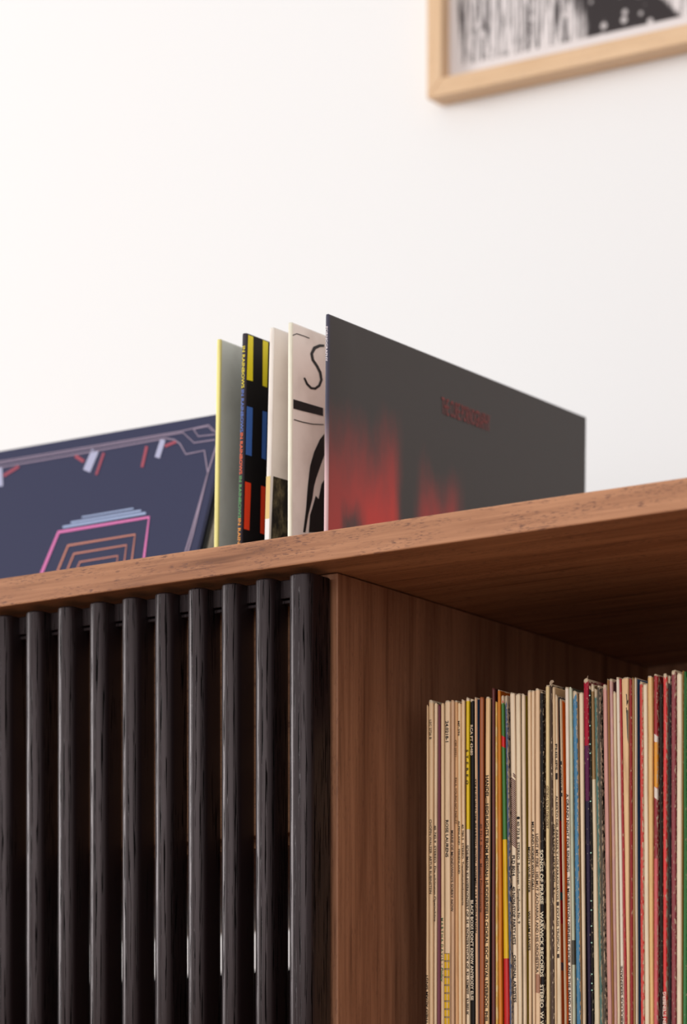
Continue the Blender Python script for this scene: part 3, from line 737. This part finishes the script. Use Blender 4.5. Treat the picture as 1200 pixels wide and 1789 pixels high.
# title on the dark sleeve
P0 = face_pt(T6, 771, 693); P1 = face_pt(T6, 855, 727); Pb = face_pt(T6, 771, 722)
tm = fit_text('THE CURE PORNOGRAPHY', P1.y-P0.y, P0.z-Pb.z, 0.012)
for v in tm.vertices: v.co = Vector((P0.x+0.0001-0.0008*v.co.x/0.06*0, P0.y+v.co.x, Pb.z+v.co.y))
obj('title_lettering', tm, ink(At((128,50,46), 1.0), 0.5), T6['o'])
spine_text(T6, 'PORNOGRAPHY', 571, 632, 3.6, (225,215,220))

# leaning sleeves: cover faces the room, top tipped back
LEAN = 0.37157; ang = math.atan(LEAN)
def lean_sleeve(label, xr, yb, th, face, edge, width=0.3145, height=0.3140, mat=None):
    d = th*math.sin(ang)+0.0002; height -= d
    o = empty('record_sleeve', (xr, yb+d*math.tan(ang), HT+WELL+d), (-ang, 0, 0))
    tag(o, label, 'record', 'records leaning back in the sunken well')
    # local: x -width..0, z up the cover, y 0 (front) .. th
    obj('sleeve', box_me('sleeve', -width, 0, 0, th, 0, height, min(0.0006, th*0.3)), mat or plain('sleeve_card', face, 0.45, 0.3), o)
    if edge is not None:
        obj('inner_edge', box_me('inner_edge', -0.004, 0.0006, th*0.22, th*0.78, 0.004, height-0.003), plain('inner_card', edge, 0.6, 0.2), o)
    return o
XR1, YB1 = -0.1760, 0.0546
T1 = lean_sleeve('dark navy record sleeve with pale border lines, leaning back with its cover to the room', XR1, YB1, 0.0032, alb((46,48,77)), None)
lean_sleeve('black record sleeve leaning directly behind the navy one', XR1+0.0005, YB1+0.0032/math.cos(ang)+0.0012, 0.0034, alb((16,14,15)), None, height=0.311)
lean_sleeve('grey beige record sleeve leaning behind the black one', XR1+0.0008, YB1+0.0080/math.cos(ang)+0.0012, 0.0052, alb((150,140,128)), None, height=0.309)
lean_sleeve('dark record sleeve rearmost of the leaning ones', XR1+0.0006, YB1+0.0138/math.cos(ang)+0.0016, 0.0034, alb((34,30,30)), None, height=0.309)
def t1(px, py, off=0.0003):
    """photo pixel -> local point on the navy cover"""
    u = (px-600)/F; v = (YH-py)/F
    # ray: camera + t*(right*u + fwd + up*v)
    o0 = Vector((-XO*ca+ZC*sa, -XO*sa-ZC*ca, -H)); d = Vector((ca*u-sa, sa*u+ca, v))
    n = Vector((0, -math.cos(ang), math.sin(ang))); p = T1.location-Vector((0, 0, HT))
    k = n.dot(p-o0)/n.dot(d); q_ = o0+d*k-p
    up = Vector((0, math.sin(ang), math.cos(ang)))
    return (q_.x, -off, q_.dot(up))
def cover_polys(name, polys, colr):
    V, Fc = [], []
    for p_ in polys:
        b = len(V); V += [t1(x, y) for x, y in p_]; Fc.append(tuple(range(b, b+len(p_))))
    return obj(name, mesh(name, V, Fc), ink(alb(colr, 1.15), 0.4), T1)
def c6(pts): return [(x/3.0, 700+y/3.0) for x, y in pts]
bl = []
bl += ribbon(c6([(-200,352),(0,320),(480,240),(955,160),(1095,128),(1135,168)]), 1.8)
bl += ribbon(c6([(-200,362),(0,330),(480,250),(960,168),(1018,222),(1128,206)]), 2.0)
bl += ribbon(c6([(1015,150),(1040,188),(1130,178)]), 1.8) + ribbon(c6([(1015,150),(1090,136),(1120,164)]), 1.6)
bl += ribbon(c6([(-200,385),(0,350),(480,268),(870,198),(915,206),(945,228),(975,282),(1072,262),(1090,380),(1000,700),(960,830)]), 2.4)
bl += ribbon(c6([(1135,235),(1090,380),(1012,700),(975,830)]), 2.4)
cover_polys('border_lines', bl, (140,124,142))
def each(name, ribs, colr):
    for r_ in ribs: cover_polys(name, r_, colr)
# plain nested frames in neon tones
def frame4(f, w_):
    P = [(196,960),(308,690),(782,612),(738,960)]; cx, cy = 500, 960
    return ribbon(c6([(cx+(x-cx)*f, cy+(y-cy)*f) for x, y in P]), w_)
each('pink_frame', [frame4(1.0, 5.0)], (206,112,164))
each('orange_frame', [frame4(0.74, 3.2), frame4(0.58, 2.8), frame4(0.42, 2.4)], (190,124,104))
each('pale_stripe', [ribbon(c6([(330,664),(765,590)]), 4.2), ribbon(c6([(372,640),(740,577)]), 3.4), ribbon(c6([(430,612),(700,566)]), 2.6)], (150,164,196))
each('red_dash', [ribbon(c6([(770,240),(745,350)]), 5), ribbon(c6([(865,240),(925,215)]), 5), ribbon(c6([(395,290),(440,320)]), 6), ribbon(c6([(545,275),(505,390)]), 4), ribbon(c6([(20,395),(100,345)]), 5)], (150,70,84))
each('white_dash', [ribbon(c6([(855,205),(825,300)]), 9), ribbon(c6([(500,262),(455,370)]), 13), ribbon(c6([(0,350),(5,450)]), 8)], (164,164,190))
